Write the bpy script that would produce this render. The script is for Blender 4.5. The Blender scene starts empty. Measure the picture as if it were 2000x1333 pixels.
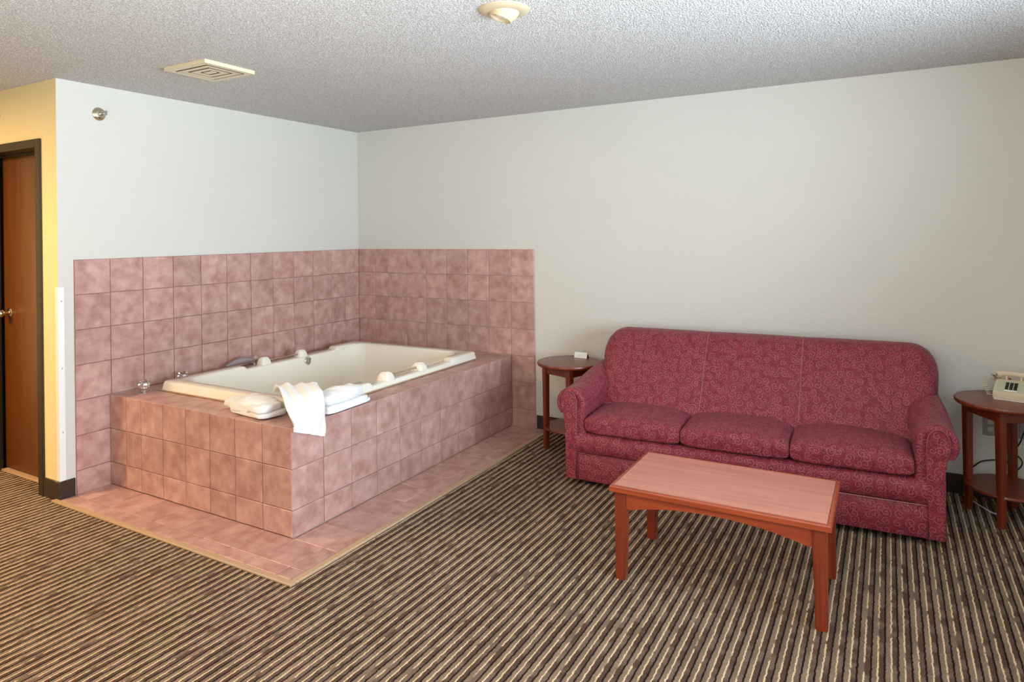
import bpy, bmesh, math, random
from mathutils import Vector, Matrix, noise
random.seed(7)
C = bpy.context.scene
COL = C.collection
PI = math.pi

# ------------------------------------------------------------------ camera
cam_d = bpy.data.cameras.new('camera'); cam = bpy.data.objects.new('camera', cam_d); COL.objects.link(cam)
cam.location = (4.17864, -4.52413, 1.51357)
cam.rotation_euler = (PI/2, 0.011888, 0.511283)
cam_d.sensor_fit = 'HORIZONTAL'; cam_d.sensor_width = 36
cam_d.lens = 1295.572/2000*36
cam_d.shift_x = (1000-1009.449)/2000
cam_d.shift_y = (455.878-666.5)/2000
cam_d.clip_start = .05
C.camera = cam

# ------------------------------------------------------------------ light
C.view_settings.view_transform = 'Standard'
C.view_settings.look = 'None'
C.view_settings.gamma = 1
C.view_settings.use_curve_mapping = False
C.view_settings.exposure = 0.0
w = bpy.data.worlds.new('sky'); C.world = w; w.use_nodes = True
w.node_tree.nodes['Background'].inputs[0].default_value = (.75, .86, 1, 1)
w.node_tree.nodes['Background'].inputs[1].default_value = 1.5

def area(name, loc, rot, sx, sy, power, col, spread=180):
    l = bpy.data.lights.new(name, 'AREA'); l.shape = 'RECTANGLE'; l.size = sx; l.size_y = sy
    l.energy = power; l.color = col; l.spread = math.radians(spread)
    o = bpy.data.objects.new(name, l); COL.objects.link(o); o.location = loc; o.rotation_euler = rot
    return o
# daylight coming in through the window on the right (faces -x)
area('window_daylight', (5.88, -2.75, 1.30), (0, PI/2+.34, 0), 1.2, 1.7, 142, (.70, .85, 1), 118)
# cool fill added behind the camera, the wall there has no window
area('front_cool_fill', (3.0, -6.88, 1.15), (PI/2, 0, 0), 1.8, 1.2, 8, (.55, .76, 1), 80)
# hall ceiling lamp by the door, plus a warm fill added behind the camera
area('hall_ceiling_lamp', (-.9, -4.1, 2.40), (0, 0, 0), .5, .5, 108, (1, .65, .28))
area('room_warm_fill', (1.7, -4.95, 2.40), (0, 0, 0), .8, .8, 26, (1, .58, .26))
# upward fill added behind the camera to brighten the ceiling and its bounce
area('ceiling_bounce_fill', (3.7, -5.2, .75), (PI, 0, 0), 2.2, 1.0, 205, (1, .95, .88))

# ------------------------------------------------------------------ node helpers
def new_mat(name):
    m = bpy.data.materials.new(name); m.use_nodes = True
    nt = m.node_tree; b = nt.nodes['Principled BSDF']
    return m, nt, b
def N(nt, t, **kw):
    n = nt.nodes.new(t)
    for k, v in kw.items():
        if k in n.inputs and not hasattr(n, k): n.inputs[k].default_value = v
        else:
            try: setattr(n, k, v)
            except Exception: n.inputs[k].default_value = v
    return n
def L(nt, a, b): nt.links.new(a, b)
def math_(nt, op, a, b=None, c=None, clamp=False):
    n = nt.nodes.new('ShaderNodeMath'); n.operation = op; n.use_clamp = clamp
    for i, v in enumerate((a, b, c)):
        if v is None: continue
        if isinstance(v, (int, float)): n.inputs[i].default_value = v
        else: nt.links.new(v, n.inputs[i])
    return n.outputs[0]
def mixc(nt, f, a, b, mode='MIX'):
    n = nt.nodes.new('ShaderNodeMix'); n.data_type = 'RGBA'; n.blend_type = mode
    for i, v in ((0, f), (6, a), (7, b)):
        if isinstance(v, (int, float)): n.inputs[i].default_value = v
        elif isinstance(v, tuple): n.inputs[i].default_value = (*v, 1)
        else: nt.links.new(v, n.inputs[i])
    return n.outputs[2]
def bump(nt, b, h, strength, dist):
    n = nt.nodes.new('ShaderNodeBump'); n.inputs['Strength'].default_value = strength; n.inputs['Distance'].default_value = dist
    nt.links.new(h, n.inputs['Height']); nt.links.new(n.outputs[0], b.inputs['Normal']); return n
def noise_n(nt, vec, scale, detail=3, rough=.55, dim='3D', w=None):
    n = nt.nodes.new('ShaderNodeTexNoise'); n.noise_dimensions = dim
    n.inputs['Scale'].default_value = scale; n.inputs['Detail'].default_value = detail; n.inputs['Roughness'].default_value = rough
    if vec is not None: nt.links.new(vec, n.inputs['Vector'])
    if w is not None: nt.links.new(w, n.inputs['W'])
    return n.outputs['Fac']
def ramp(nt, f, p0, p1, c0=(0,0,0), c1=(1,1,1)):
    n = nt.nodes.new('ShaderNodeValToRGB'); e = n.color_ramp.elements
    e[0].position = p0; e[1].position = p1; e[0].color = (*c0, 1); e[1].color = (*c1, 1)
    nt.links.new(f, n.inputs[0]); return n.outputs[0]

def plain(name, col, rough=.5, metal=0, spec=.5, coat=0, var=0.0, scale=8):
    m, nt, b = new_mat(name)
    b.inputs['Base Color'].default_value = (*col, 1); b.inputs['Roughness'].default_value = rough
    b.inputs['Metallic'].default_value = metal; b.inputs['Specular IOR Level'].default_value = spec
    b.inputs['Coat Weight'].default_value = coat
    tc = N(nt, 'ShaderNodeTexCoord')
    f = noise_n(nt, tc.outputs['Object'], scale, 4)
    L(nt, mixc(nt, f, tuple(c*(1-var) for c in col), tuple(min(1, c*(1+var)) for c in col)), b.inputs['Base Color'])
    return m

def wall_mat(name, col, bs=.35):
    m, nt, b = new_mat(name); b.inputs['Roughness'].default_value = .75; b.inputs['Specular IOR Level'].default_value = .25
    g = N(nt, 'ShaderNodeNewGeometry')
    f1 = noise_n(nt, g.outputs['Position'], 55, 4, .6); f2 = noise_n(nt, g.outputs['Position'], 1.3, 2)
    L(nt, mixc(nt, f2, tuple(c*.97 for c in col), tuple(c*1.03 for c in col)), b.inputs['Base Color'])
    bump(nt, b, ramp(nt, f1, .42, .62), bs, .002)
    return m
M_wall = wall_mat('painted_wall', (.64, .625, .565))
M_wall_hall = wall_mat('lamplit_hall_wall', (.80, .69, .40))  # yellow glow of the hall lamp is mixed into this wall colour

def ceiling_mat():
    m, nt, b = new_mat('popcorn_ceiling'); b.inputs['Roughness'].default_value = .9; b.inputs['Specular IOR Level'].default_value = .15
    g = N(nt, 'ShaderNodeNewGeometry')
    v = N(nt, 'ShaderNodeTexVoronoi', feature='F1'); v.inputs['Scale'].default_value = 130; v.inputs['Randomness'].default_value = 1
    L(nt, g.outputs['Position'], v.inputs['Vector'])
    f = noise_n(nt, g.outputs['Position'], 170, 3, .7)
    h = math_(nt, 'ADD', math_(nt, 'MULTIPLY', v.outputs['Distance'], -1.0), math_(nt, 'MULTIPLY', f, 1.1))
    L(nt, ramp(nt, h, -.20, .42, (.56, .55, .53), (.99, .98, .96)), b.inputs['Base Color'])
    bump(nt, b, h, 1.0, .007)
    return m
M_ceil = ceiling_mat()

def tile_mat():
    m, nt, b = new_mat('pink_ceramic_tile')
    tc = N(nt, 'ShaderNodeTexCoord'); oi = N(nt, 'ShaderNodeObjectInfo')
    rw = math_(nt, 'MULTIPLY', oi.outputs['Random'], 57.0)
    f = noise_n(nt, tc.outputs['Object'], 13, 4, .58, '4D', rw)
    f2 = noise_n(nt, tc.outputs['Object'], 45, 3, .6, '4D', rw)
    c = ramp(nt, f, .34, .68, (.36, .175, .145), (.58, .36, .315))
    c = mixc(nt, math_(nt, 'MULTIPLY', f2, .22), c, (.62, .42, .37))
    v = math_(nt, 'ADD', .90, math_(nt, 'MULTIPLY', oi.outputs['Random'], .17))
    vc = N(nt, 'ShaderNodeCombineColor')
    for i in range(3): L(nt, v, vc.inputs[i])
    c = mixc(nt, 1.0, c, vc.outputs[0], 'MULTIPLY')
    L(nt, c, b.inputs['Base Color'])
    b.inputs['Roughness'].default_value = .36; b.inputs['Specular IOR Level'].default_value = .45
    bump(nt, b, f2, .08, .002)
    return m
M_tile = tile_mat()
M_grout = plain('grout', (.34, .17, .14), .85, var=.1, scale=20)
M_grout_light = plain('light_grout', (.55, .36, .31), .85, var=.15, scale=20)

def carpet_mat():
    m, nt, b = new_mat('striped_carpet'); b.inputs['Roughness'].default_value = .95; b.inputs['Specular IOR Level'].default_value = .1
    g = N(nt, 'ShaderNodeNewGeometry'); sp = N(nt, 'ShaderNodeSeparateXYZ'); L(nt, g.outputs['Position'], sp.inputs[0])
    X, Y = sp.outputs[0], sp.outputs[1]
    wob = noise_n(nt, g.outputs['Position'], 45, 2)
    x = math_(nt, 'ADD', X, math_(nt, 'MULTIPLY', math_(nt, 'SUBTRACT', wob, .5), .010))
    t = math_(nt, 'DIVIDE', x, .0415)
    u = math_(nt, 'FRACT', math_(nt, 'ADD', t, 100.0))
    cell = math_(nt, 'FLOOR', math_(nt, 'ADD', t, 100.0))
    def stripe(c, hw, soft=.03):   # 1 inside the stripe
        d = math_(nt, 'ABSOLUTE', math_(nt, 'SUBTRACT', u, c))
        return math_(nt, 'SUBTRACT', 1.0, math_(nt, 'DIVIDE', math_(nt, 'SUBTRACT', d, hw-soft), 2*soft), None, True)
    def along(scale_, seed):         # per-stripe noise running along the stripe
        cv = N(nt, 'ShaderNodeCombineXYZ'); L(nt, math_(nt, 'MULTIPLY', cell, 7.31+seed), cv.inputs[0]); L(nt, math_(nt, 'MULTIPLY', Y, scale_), cv.inputs[1])
        return noise_n(nt, cv.outputs[0], 1, 1.5, .5)
    tan_c = (.255, .185, .130); brn = (.095, .054, .036)
    a1 = along(9, 1); a2 = along(5, 4); a3 = along(12, 9)
    left = mixc(nt, ramp(nt, a2, .38, .62), tan_c, (.175, .125, .088))
    right = mixc(nt, ramp(nt, a1, .43, .53), (.170, .112, .080), brn)
    col = mixc(nt, math_(nt, 'GREATER_THAN', u, .53), left, right)
    cream_on = ramp(nt, a3, .36, .42)
    cream = math_(nt, 'MULTIPLY', stripe(.50, .062), cream_on)
    col = mixc(nt, cream, col, (.68, .53, .32))
    blk = math_(nt, 'ADD', stripe(.0, .070), stripe(1.0, .070), None, True)
    col = mixc(nt, blk, col, (.012, .009, .008))
    tuft = noise_n(nt, g.outputs['Position'], 330, 2, .75)
    tc_ = ramp(nt, tuft, .33, .70, (.38, .38, .38), (1.85, 1.85, 1.88))
    col = mixc(nt, 1.0, col, tc_, 'MULTIPLY')
    L(nt, col, b.inputs['Base Color'])
    h = math_(nt, 'SUBTRACT', math_(nt, 'MULTIPLY', tuft, .5), math_(nt, 'MULTIPLY', blk, .8))
    bump(nt, b, h, .7, .006)
    return m
M_carpet = carpet_mat()

def fabric_mat():
    m, nt, b = new_mat('burgundy_scroll_fabric'); b.inputs['Roughness'].default_value = .55; b.inputs['Specular IOR Level'].default_value = .35
    b.inputs['Sheen Weight'].default_value = .04
    uv = N(nt, 'ShaderNodeUVMap', uv_map='UVMap')
    def swirl(scale, off, k, R, width):
        mp = N(nt, 'ShaderNodeMapping'); L(nt, uv.outputs[0], mp.inputs[0])
        mp.inputs['Scale'].default_value = (scale, scale, 1); mp.inputs['Location'].default_value = (off, off*1.7, 0)
        v = N(nt, 'ShaderNodeTexVoronoi', feature='F1', voronoi_dimensions='2D'); v.inputs['Scale'].default_value = 1; v.inputs['Randomness'].default_value = .75
        L(nt, mp.outputs[0], v.inputs['Vector'])
        d = N(nt, 'ShaderNodeVectorMath', operation='SUBTRACT'); L(nt, mp.outputs[0], d.inputs[0]); L(nt, v.outputs['Position'], d.inputs[1])
        s = N(nt, 'ShaderNodeSeparateXYZ'); L(nt, d.outputs[0], s.inputs[0])
        sc = N(nt, 'ShaderNodeSeparateColor'); L(nt, v.outputs['Color'], sc.inputs[0])
        ang = math_(nt, 'DIVIDE', math_(nt, 'ARCTAN2', s.outputs[1], s.outputs[0]), 2*PI)
        flip = math_(nt, 'SIGN', math_(nt, 'SUBTRACT', sc.outputs[0], .5))
        a = math_(nt, 'ADD', math_(nt, 'MULTIPLY', ang, flip), sc.outputs[1])
        ph = math_(nt, 'FRACT', math_(nt, 'ADD', math_(nt, 'SUBTRACT', math_(nt, 'MULTIPLY', v.outputs['Distance'], k), a), 10.0))
        line = math_(nt, 'SUBTRACT', 1.0, math_(nt, 'DIVIDE', math_(nt, 'ABSOLUTE', math_(nt, 'SUBTRACT', ph, .5)), width), None, True)
        line = math_(nt, 'MULTIPLY', line, 2.2, None, True)
        rr = math_(nt, 'ADD', R, math_(nt, 'MULTIPLY', sc.outputs[2], .16))
        ins = math_(nt, 'LESS_THAN', v.outputs['Distance'], rr)
        return math_(nt, 'MULTIPLY', line, ins)
    s1 = swirl(22, 3.1, 3.1, .40, .15); s2 = swirl(25, 11.7, 3.0, .34, .17); s3 = swirl(26, 23.3, 2.6, .36, .14)
    weave = noise_n(nt, uv.outputs[0], 700, 2, .6)
    base = mixc(nt, weave, (.178, .013, .026), (.262, .029, .046))
    c = mixc(nt, math_(nt, 'MULTIPLY', s2, .85), base, (.065, .006, .018))
    c = mixc(nt, math_(nt, 'MULTIPLY', s3, .35), c, (.38, .12, .14))
    c = mixc(nt, math_(nt, 'MULTIPLY', s1, .52), c, (.44, .16, .17))
    L(nt, c, b.inputs['Base Color'])
    h = math_(nt, 'ADD', math_(nt, 'MULTIPLY', s1, .6), math_(nt, 'MULTIPLY', weave, .3))
    bump(nt, b, h, .35, .0015)
    return m
M_fabric = fabric_mat()
M_welt = plain('welt_piping', (.25, .05, .07), .6, var=.3, scale=60)
M_stitch = plain('pale_stitching', (.40, .16, .18), .7, var=.3, scale=150)

def wood_mat(name, c0, c1, rough=.35, axis=0, s=1.0, coat=.2):
    m, nt, b = new_mat(name); b.inputs['Roughness'].default_value = rough; b.inputs['Coat Weight'].default_value = coat; b.inputs['Coat Roughness'].default_value = .25
    tc = N(nt, 'ShaderNodeTexCoord'); mp = N(nt, 'ShaderNodeMapping'); L(nt, tc.outputs['Object'], mp.inputs[0])
    sc = [38*s]*3; sc[axis] = 2.2*s; mp.inputs['Scale'].default_value = sc
    f = noise_n(nt, mp.outputs[0], 1, 5, .6)
    L(nt, ramp(nt, f, .32, .68, c0, c1), b.inputs['Base Color'])
    bump(nt, b, f, .05, .001)
    return m
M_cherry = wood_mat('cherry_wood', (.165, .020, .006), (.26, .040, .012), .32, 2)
M_cherry_dark = wood_mat('dark_cherry_wood', (.115, .016, .005), (.195, .031, .010), .32, 2)
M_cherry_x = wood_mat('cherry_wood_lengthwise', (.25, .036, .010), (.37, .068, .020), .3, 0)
M_lam = wood_mat('salmon_laminate', (.50, .175, .115), (.60, .235, .16), .27, 0, .8, .3)
M_top = wood_mat('brown_laminate_top', (.27, .13, .078), (.34, .17, .108), .28, 0, .9, .3)
M_door = wood_mat('door_veneer', (.100, .028, .002), (.145, .044, .003), .38, 2, .6)
M_frame = plain('dark_bronze_metal', (.038, .024, .012), .45, .2, var=.1)
M_vinyl = plain('dark_vinyl_baseboard', (.035, .022, .015), .35, var=.25, scale=60)
M_black = plain('black', (.008, .008, .009), .6)
M_chrome = plain('chrome', (.78, .78, .76), .12, 1)
M_satin = plain('satin_chrome', (.85, .85, .85), .35, .8)
M_brass = plain('satin_nickel', (.72, .66, .52), .2, 1)
M_tub = plain('cream_acrylic', (.84, .80, .69), .13, 0, .5, .6, var=.01)
M_tub_bar = plain('beige_acrylic', (.74, .62, .48), .2, 0, .5, .3)
M_spout = plain('smoky_grey_plastic', (.33, .29, .31), .2, .35)
M_white = plain('white_plastic', (.84, .84, .82), .4)
M_strip = plain('beige_edge_strip', (.47, .32, .20), .55, var=.08, scale=30)
M_ivory = plain('ivory_plastic', (.62, .53, .36), .42, var=.04)
M_trim = plain('cream_metal_trim', (.52, .43, .28), .45, var=.03)
M_vent = plain('cream_vent_metal', (.68, .62, .42), .45, var=.03)
M_greyp = plain('grey_plastic_plate', (.30, .27, .24), .5)
M_paper = plain('white_card', (.85, .86, .86), .6)
M_pane = plain('phone_faceplate', (.50, .50, .36), .4)
M_red = plain('red_lamp', (.25, .02, .02), .4)

def towel_mat():
    m, nt, b = new_mat('white_terry'); b.inputs['Roughness'].default_value = .95; b.inputs['Specular IOR Level'].default_value = .1
    b.inputs['Base Color'].default_value = (.88, .87, .85, 1)
    g = N(nt, 'ShaderNodeNewGeometry'); f = noise_n(nt, g.outputs['Position'], 350, 3, .7); f2 = noise_n(nt, g.outputs['Position'], 40, 3)
    bump(nt, b, math_(nt, 'ADD', f, f2), .5, .004); b.inputs['Sheen Weight'].default_value = .3
    return m
M_towel = towel_mat()
def glass_mat(name, col=(1, 1, 1), rough=.02):
    m, nt, b = new_mat(name); b.inputs['Base Color'].default_value = (*col, 1); b.inputs['Transmission Weight'].default_value = 1
    b.inputs['Roughness'].default_value = rough; b.inputs['IOR'].default_value = 1.49
    return m
M_crystal = glass_mat('crystal_acrylic', (.95, .93, .90))
M_glass = glass_mat('window_glass')

# ------------------------------------------------------------------ mesh helpers
def finish(bm, name, mat, parent=None, loc=(0, 0, 0), rot=(0, 0, 0), angle=38, smooth=True):
    bm.normal_update()
    bmesh.ops.recalc_face_normals(bm, faces=bm.faces)
    for f in bm.faces: f.smooth = smooth
    if smooth:
        for e in bm.edges:
            if len(e.link_faces) == 2 and e.calc_face_angle(0) > math.radians(angle): e.smooth = False
    me = bpy.data.meshes.new(name); bm.to_mesh(me); bm.free()
    me.materials.append(mat)
    return link(me, name, parent, loc, rot)
def link(me, name, parent=None, loc=(0, 0, 0), rot=(0, 0, 0)):
    o = bpy.data.objects.new(name, me); COL.objects.link(o); o.location = loc; o.rotation_euler = rot
    if parent: o.parent = parent
    return o
def add_box(bm, a, b, bev=0, seg=1):
    r = bmesh.ops.create_cube(bm, size=1)
    vs = r['verts']
    for v in vs:
        v.co = Vector([a[i] + (v.co[i]+.5)*(b[i]-a[i]) for i in range(3)])
    if bev:
        es = list({e for v in vs for e in v.link_edges})
        bmesh.ops.bevel(bm, geom=es, offset=bev, segments=seg, affect='EDGES', profile=.5)
    return vs
def box(name, a, b, mat, parent=None, bev=0, seg=1, **k):
    bm = bmesh.new(); add_box(bm, a, b, bev, seg); return finish(bm, name, mat, parent, **k)
def boxes(name, lst, mat, parent=None, bev=0, **k):
    bm = bmesh.new()
    for a, b in lst: add_box(bm, a, b, bev)
    return finish(bm, name, mat, parent, **k)
def frame_of(d):
    d = d.normalized(); up = Vector((0, 0, 1)) if abs(d.z) < .95 else Vector((1, 0, 0))
    x = d.cross(up).normalized(); y = x.cross(d).normalized(); return x, y
def add_tube(bm, pts, rad, seg=10, closed=False):
    pts = [Vector(p) for p in pts]; n = len(pts); rings = []
    rs = rad if isinstance(rad, (list, tuple)) else [rad]*n
    px = None
    for i, p in enumerate(pts):
        if closed: d = pts[(i+1) % n]-pts[i-1]
        else: d = pts[min(i+1, n-1)]-pts[max(i-1, 0)]
        d.normalize()
        if px is None: x, y = frame_of(d)
        else:
            x = (px - d*px.dot(d)).normalized(); y = d.cross(x)
        px = x
        rings.append([bm.verts.new(p + (x*math.cos(2*PI*k/seg) + y*math.sin(2*PI*k/seg))*rs[i]) for k in range(seg)])
    m = n if closed else n-1
    for i in range(m):
        A, B = rings[i], rings[(i+1) % n]
        for k in range(seg): bm.faces.new((A[k], A[(k+1) % seg], B[(k+1) % seg], B[k]))
    if not closed: bm.faces.new(rings[0][::-1]); bm.faces.new(rings[-1])
def tube(name, pts, rad, mat, parent=None, seg=10, closed=False, **k):
    bm = bmesh.new(); add_tube(bm, pts, rad, seg, closed); return finish(bm, name, mat, parent, **k)
def add_lathe(bm, prof, seg=32, M=None):
    """prof: list of (r, z); capped where r > 0 at the ends"""
    M = M or Matrix(); rings = []
    for r, z in prof:
        if r < 1e-6: rings.append([bm.verts.new(M @ Vector((0, 0, z)))])
        else: rings.append([bm.verts.new(M @ Vector((r*math.cos(2*PI*k/seg), r*math.sin(2*PI*k/seg), z))) for k in range(seg)])
    for A, B in zip(rings, rings[1:]):
        for k in range(seg):
            k2 = (k+1) % seg
            if len(A) == 1 and len(B) == 1: continue
            if len(A) == 1: bm.faces.new((A[0], B[k], B[k2]))
            elif len(B) == 1: bm.faces.new((A[k], B[0], A[k2]))
            else: bm.faces.new((A[k], B[k], B[k2], A[k2]))
    if len(rings[0]) > 1: bm.faces.new(rings[0])
    if len(rings[-1]) > 1: bm.faces.new(rings[-1][::-1])
def lathe(name, prof, mat, parent=None, seg=32, M=None, **k):
    bm = bmesh.new(); add_lathe(bm, prof, seg, M); return finish(bm, name, mat, parent, **k)
def add_prism(bm, poly, a, b, axis=1):
    """extrude 2D outline; axis = extrusion axis"""
    def P(p, t):
        c = [p[0], p[1]]; c.insert(axis, t); return Vector(c)
    A = [bm.verts.new(P(p, a)) for p in poly]; B = [bm.verts.new(P(p, b)) for p in poly]
    bm.faces.new(A); bm.faces.new(B[::-1]); n = len(poly)
    for i in range(n): bm.faces.new((A[i], B[i], B[(i+1) % n], A[(i+1) % n]))
def grid_mesh(name, rows, mat, parent=None, closed_v=False, caps=False, angle=60, uvoff=0.0, **k):
    """rows: list of rows of points -> surface, with arc-length UVs in metres"""
    bm = bmesh.new(); uvl = bm.loops.layers.uv.new('UVMap')
    V = [[bm.verts.new(p) for p in r] for r in rows]
    nr, nc = len(V), len(V[0])
    us = [0.0]
    mid = nc//2
    for i in range(1, nr): us.append(us[-1] + (Vector(rows[i][mid])-Vector(rows[i-1][mid])).length)
    mr = nr//2; vs = [0.0]
    for j in range(1, nc+1): vs.append(vs[-1] + (Vector(rows[mr][j % nc])-Vector(rows[mr][j-1])).length)
    jn = nc if closed_v else nc-1
    for i in range(nr-1):
        for j in range(jn):
            q = (V[i][j], V[i+1][j], V[i+1][(j+1) % nc], V[i][(j+1) % nc])
            if len(set(q)) < 4: continue
            f = bm.faces.new(q)
            for lp, (a, b_) in zip(f.loops, ((i, j), (i+1, j), (i+1, j+1), (i, j+1))):
                lp[uvl].uv = (us[a]+uvoff, vs[b_]+uvoff*.7)
    if caps:
        for r in (V[0], V[-1]):
            f = bm.faces.new(r)
            for lp in f.loops: lp[uvl].uv = (lp.vert.co.x+lp.vert.co.y+uvoff, lp.vert.co.z)
    return finish(bm, name, mat, parent, angle=angle, **k)
def empty(name, loc=(0, 0, 0), rz=0):
    o = bpy.data.objects.new(name, None); COL.objects.link(o); o.location = loc; o.rotation_euler = (0, 0, rz); o.empty_display_size = .1
    return o
def tag(o, label, cat, group=None):
    o['label'] = label; o['category'] = cat
    if group: o['group'] = group
    return o
def struct(o): o['kind'] = 'structure'; return o

# ------------------------------------------------------------------ room shell
H = 2.44; LY = -2.486
XR, XL, YF = 6.0, -3.0, -7.0
floor = struct(box('floor', (XL, YF, -.1), (XR, 0, 0), M_carpet, smooth=False))
ceil = struct(box('ceiling', (XL, YF, H), (XR, .12, H+.1), M_ceil, smooth=False))
wall_left = struct(box('wall_left', (-.12, LY+.001, 0), (0, .12, H), M_wall, smooth=False))
wall_back = struct(box('wall_back', (0, 0, 0), (XR, .12, H), M_wall, smooth=False))
# hall wall with door opening (x -.985 .. -.165)
DX0, DX1, DZ = -.950, -.167, 2.105
wall_hall = struct(boxes('wall_hall', [((XL, LY, 0), (DX0, LY+.12, H)), ((DX0, LY, DZ), (DX1, LY+.12, H)), ((DX1, LY, 0), (-.0005, LY+.12, H))], M_wall_hall, smooth=False))
wall_far_left = struct(box('wall_far_left', (XL-.12, YF, 0), (XL, LY+.12, H), M_wall_hall, smooth=False))
WY0, WY1, WZ0, WZ1 = -3.75, -1.75, .72, 2.14
wall_right = struct(boxes('wall_right', [((XR, YF, 0), (XR+.15, WY0, H)), ((XR, WY1, 0), (XR+.15, .12, H)), ((XR, WY0, 0), (XR+.15, WY1, WZ0)), ((XR, WY0, WZ1), (XR+.15, WY1, H))], M_wall, smooth=False))
wall_front = struct(box('wall_front', (XL-.12, YF-.12, 0), (XR+.15, YF, H), M_wall, smooth=False))
win = struct(boxes('window_1', [((XR+.03, WY0, WZ0), (XR+.10, WY0+.05, WZ1)), ((XR+.03, WY1-.05, WZ0), (XR+.10, WY1, WZ1)), ((XR+.03, WY0+.05, WZ0), (XR+.10, WY1-.05, WZ0+.05)),
     ((XR+.03, WY0+.05, WZ1-.05), (XR+.10, WY1-.05, WZ1)), ((XR+.03, (WY0+WY1)/2-.025, WZ0+.05), (XR+.10, (WY0+WY1)/2+.025, WZ1-.05))], M_frame, smooth=False))
box('pane', (XR+.06, WY0+.05, WZ0+.05), (XR+.066, WY1-.05, WZ1-.05), M_glass, win, smooth=False)

# baseboards
struct(box('baseboard_back', (1.8, -.010, 0), (XR, 0, .112), M_vinyl, bev=.003))
bl = struct(box('baseboard_left', (0, LY-.010, 0), (.010, -2.408, .112), M_vinyl, bev=.003))
struct(box('baseboard_hall', (DX1+.001, LY-.010, 0), (0, LY, .112), M_vinyl, bev=.003))

# corner guard on the wall corner
g = empty('corner_guard', (0, LY, .112))
tag(g, 'narrow clear-white plastic corner guard on the wall corner beside the door', 'corner guard')
bm = bmesh.new(); add_prism(bm, [(-.028, 0), (-.028, -.003), (.003, -.003), (.003, .030), (0, .030), (0, 0)], 0.001, 1.12, axis=2)
finish(bm, 'angle_strip', M_white, g, smooth=False)
for z in (.28, .65, 1.04):
    lathe('screw', [(0, .0), (.004, .0), (.003, .0015), (0, .002)], M_greyp, g, 10, Matrix.Translation((.003, .016, z)) @ Matrix.Rotation(PI/2, 4, 'Y'))

# ------------------------------------------------------------------ tiles
TILE = {}
def tile_mesh(w_, h_, t=.008):
    k = (round(w_, 3), round(h_, 3), t)
    if k not in TILE:
        bm = bmesh.new()
        a = (-w_/2, -h_/2, 0); b = (w_/2, h_/2, t)
        vs = add_box(bm, a, b)
        es = [e for e in bm.edges if e.verts[0].co.z > t/2 and e.verts[1].co.z > t/2]
        bmesh.ops.bevel(bm, geom=es, offset=.0022, segments=1, affect='EDGES')
        bm.normal_update()
        for f in bm.faces: f.smooth = False
        me = bpy.data.meshes.new('tile'); bm.to_mesh(me); bm.free(); me.materials.append(M_tile)
        TILE[k] = me
    return TILE[k]
JG = .0032   # half joint handled by shrink
def lay(parent, us, vs, plane, off, skip=None, t=.008):
    """plane 'x+': faces +x, u=y v=z ; 'y-': faces -y, u=x v=z ; 'z+': u=x v=y"""
    for i in range(len(us)-1):
        for j in range(len(vs)-1):
            u0, u1, v0, v1 = us[i], us[i+1], vs[j], vs[j+1]
            if skip and skip(.5*(u0+u1), .5*(v0+v1)): continue
            me = tile_mesh(abs(u1-u0)-JG, abs(v1-v0)-JG, t)
            cu, cv = (u0+u1)/2, (v0+v1)/2
            d = random.uniform(-.0006, .0006)
            if plane == 'x+': loc = (off+d, cu, cv); rot = (PI/2, 0, PI/2)
            elif plane == 'y-': loc = (cu, off-d, cv); rot = (PI/2, 0, 0)
            else: loc = (cu, cv, off+d*.5); rot = (0, 0, 0)
            link(me, 'tile', parent, loc, rot)
ROWZ = [0.002, .147, .352, .5575, .7665, .974, 1.181, 1.388]
AY = [-2.402, -2.197, -1.9915, -1.786, -1.5805, -1.375, -1.1695, -.964, -.7585, -.552, -.345, -.183, -.010]
BX = [.010, .199, .343, .551, .759, .968, 1.175, 1.380, 1.586, 1.793]
DW, DD, DH = 1.586, -2.209, .556
boxes('grout', [((0, -2.402, 0.0), (.004, -2.211, 1.388)), ((0, -2.211, .557), (.004, 0, 1.388))], M_grout, wall_left, smooth=False)
boxes('grout', [((.004, -.004, .557), (1.793, 0, 1.388)), ((1.587, -.004, 0), (1.793, 0, .557))], M_grout_light, wall_back, smooth=False)
lay(wall_left, AY[:2], ROWZ, 'x+', .003)
lay(wall_left, AY[1:], ROWZ[3:], 'x+', .003)
lay(wall_back, BX, ROWZ[3:], 'y-', -.003)
lay(wall_back, BX[-2:], ROWZ[:4], 'y-', -.003)

# tub deck
deck = empty('tub_deck', (0, 0, 0))
tag(deck, 'raised pink-brown tiled platform around the cream bathtub', 'tub surround')
bt = .008
T0 = DH-.0085
boxes('mortar_core', [((.0125, DD+.006, 0.005), (DW-.03, DD+.03, T0)),
      ((.02, DD+.03, T0-.03), (DW-.03, -1.93, T0)), ((.02, -1.93, T0-.03), (.22, -.28, T0)), ((1.36, -1.93, T0-.03), (DW-.03, -.28, T0)), ((.02, -.28, T0-.03), (DW-.03, -.012, T0))], M_grout, deck, smooth=False)
box('side_core', (DW-.03, DD+.007, .005), (DW-.0065, -.012, T0), M_grout_light, deck, smooth=False)
boxes('edge_grout', [((.0125, DD-.0005, .5545), (DW, DD+.0022, .5567)), ((DW-.0022, DD+.0022, .5545), (DW+.0005, -.012, .5567))], M_grout_light, deck, smooth=False)
boxes('caulk', [((.0117, DD+.01, .545), (.0155, -.0125, .5565)), ((.0155, -.0155, .545), (DW-.01, -.0118, .5565))], M_grout_light, deck, smooth=False)
DX = [.0125, .178, .331, .538, .745, .954, 1.162, 1.371, 1.584]
DZr = [.0125, .147, .352, .5565]
lay(deck, DX, DZr, 'y-', DD+.007)
DY = [-2.209, -1.997, -1.790, -1.584, -1.376, -1.166, -.956, -.748, -.542, -.335, -.183, -.012]
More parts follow.
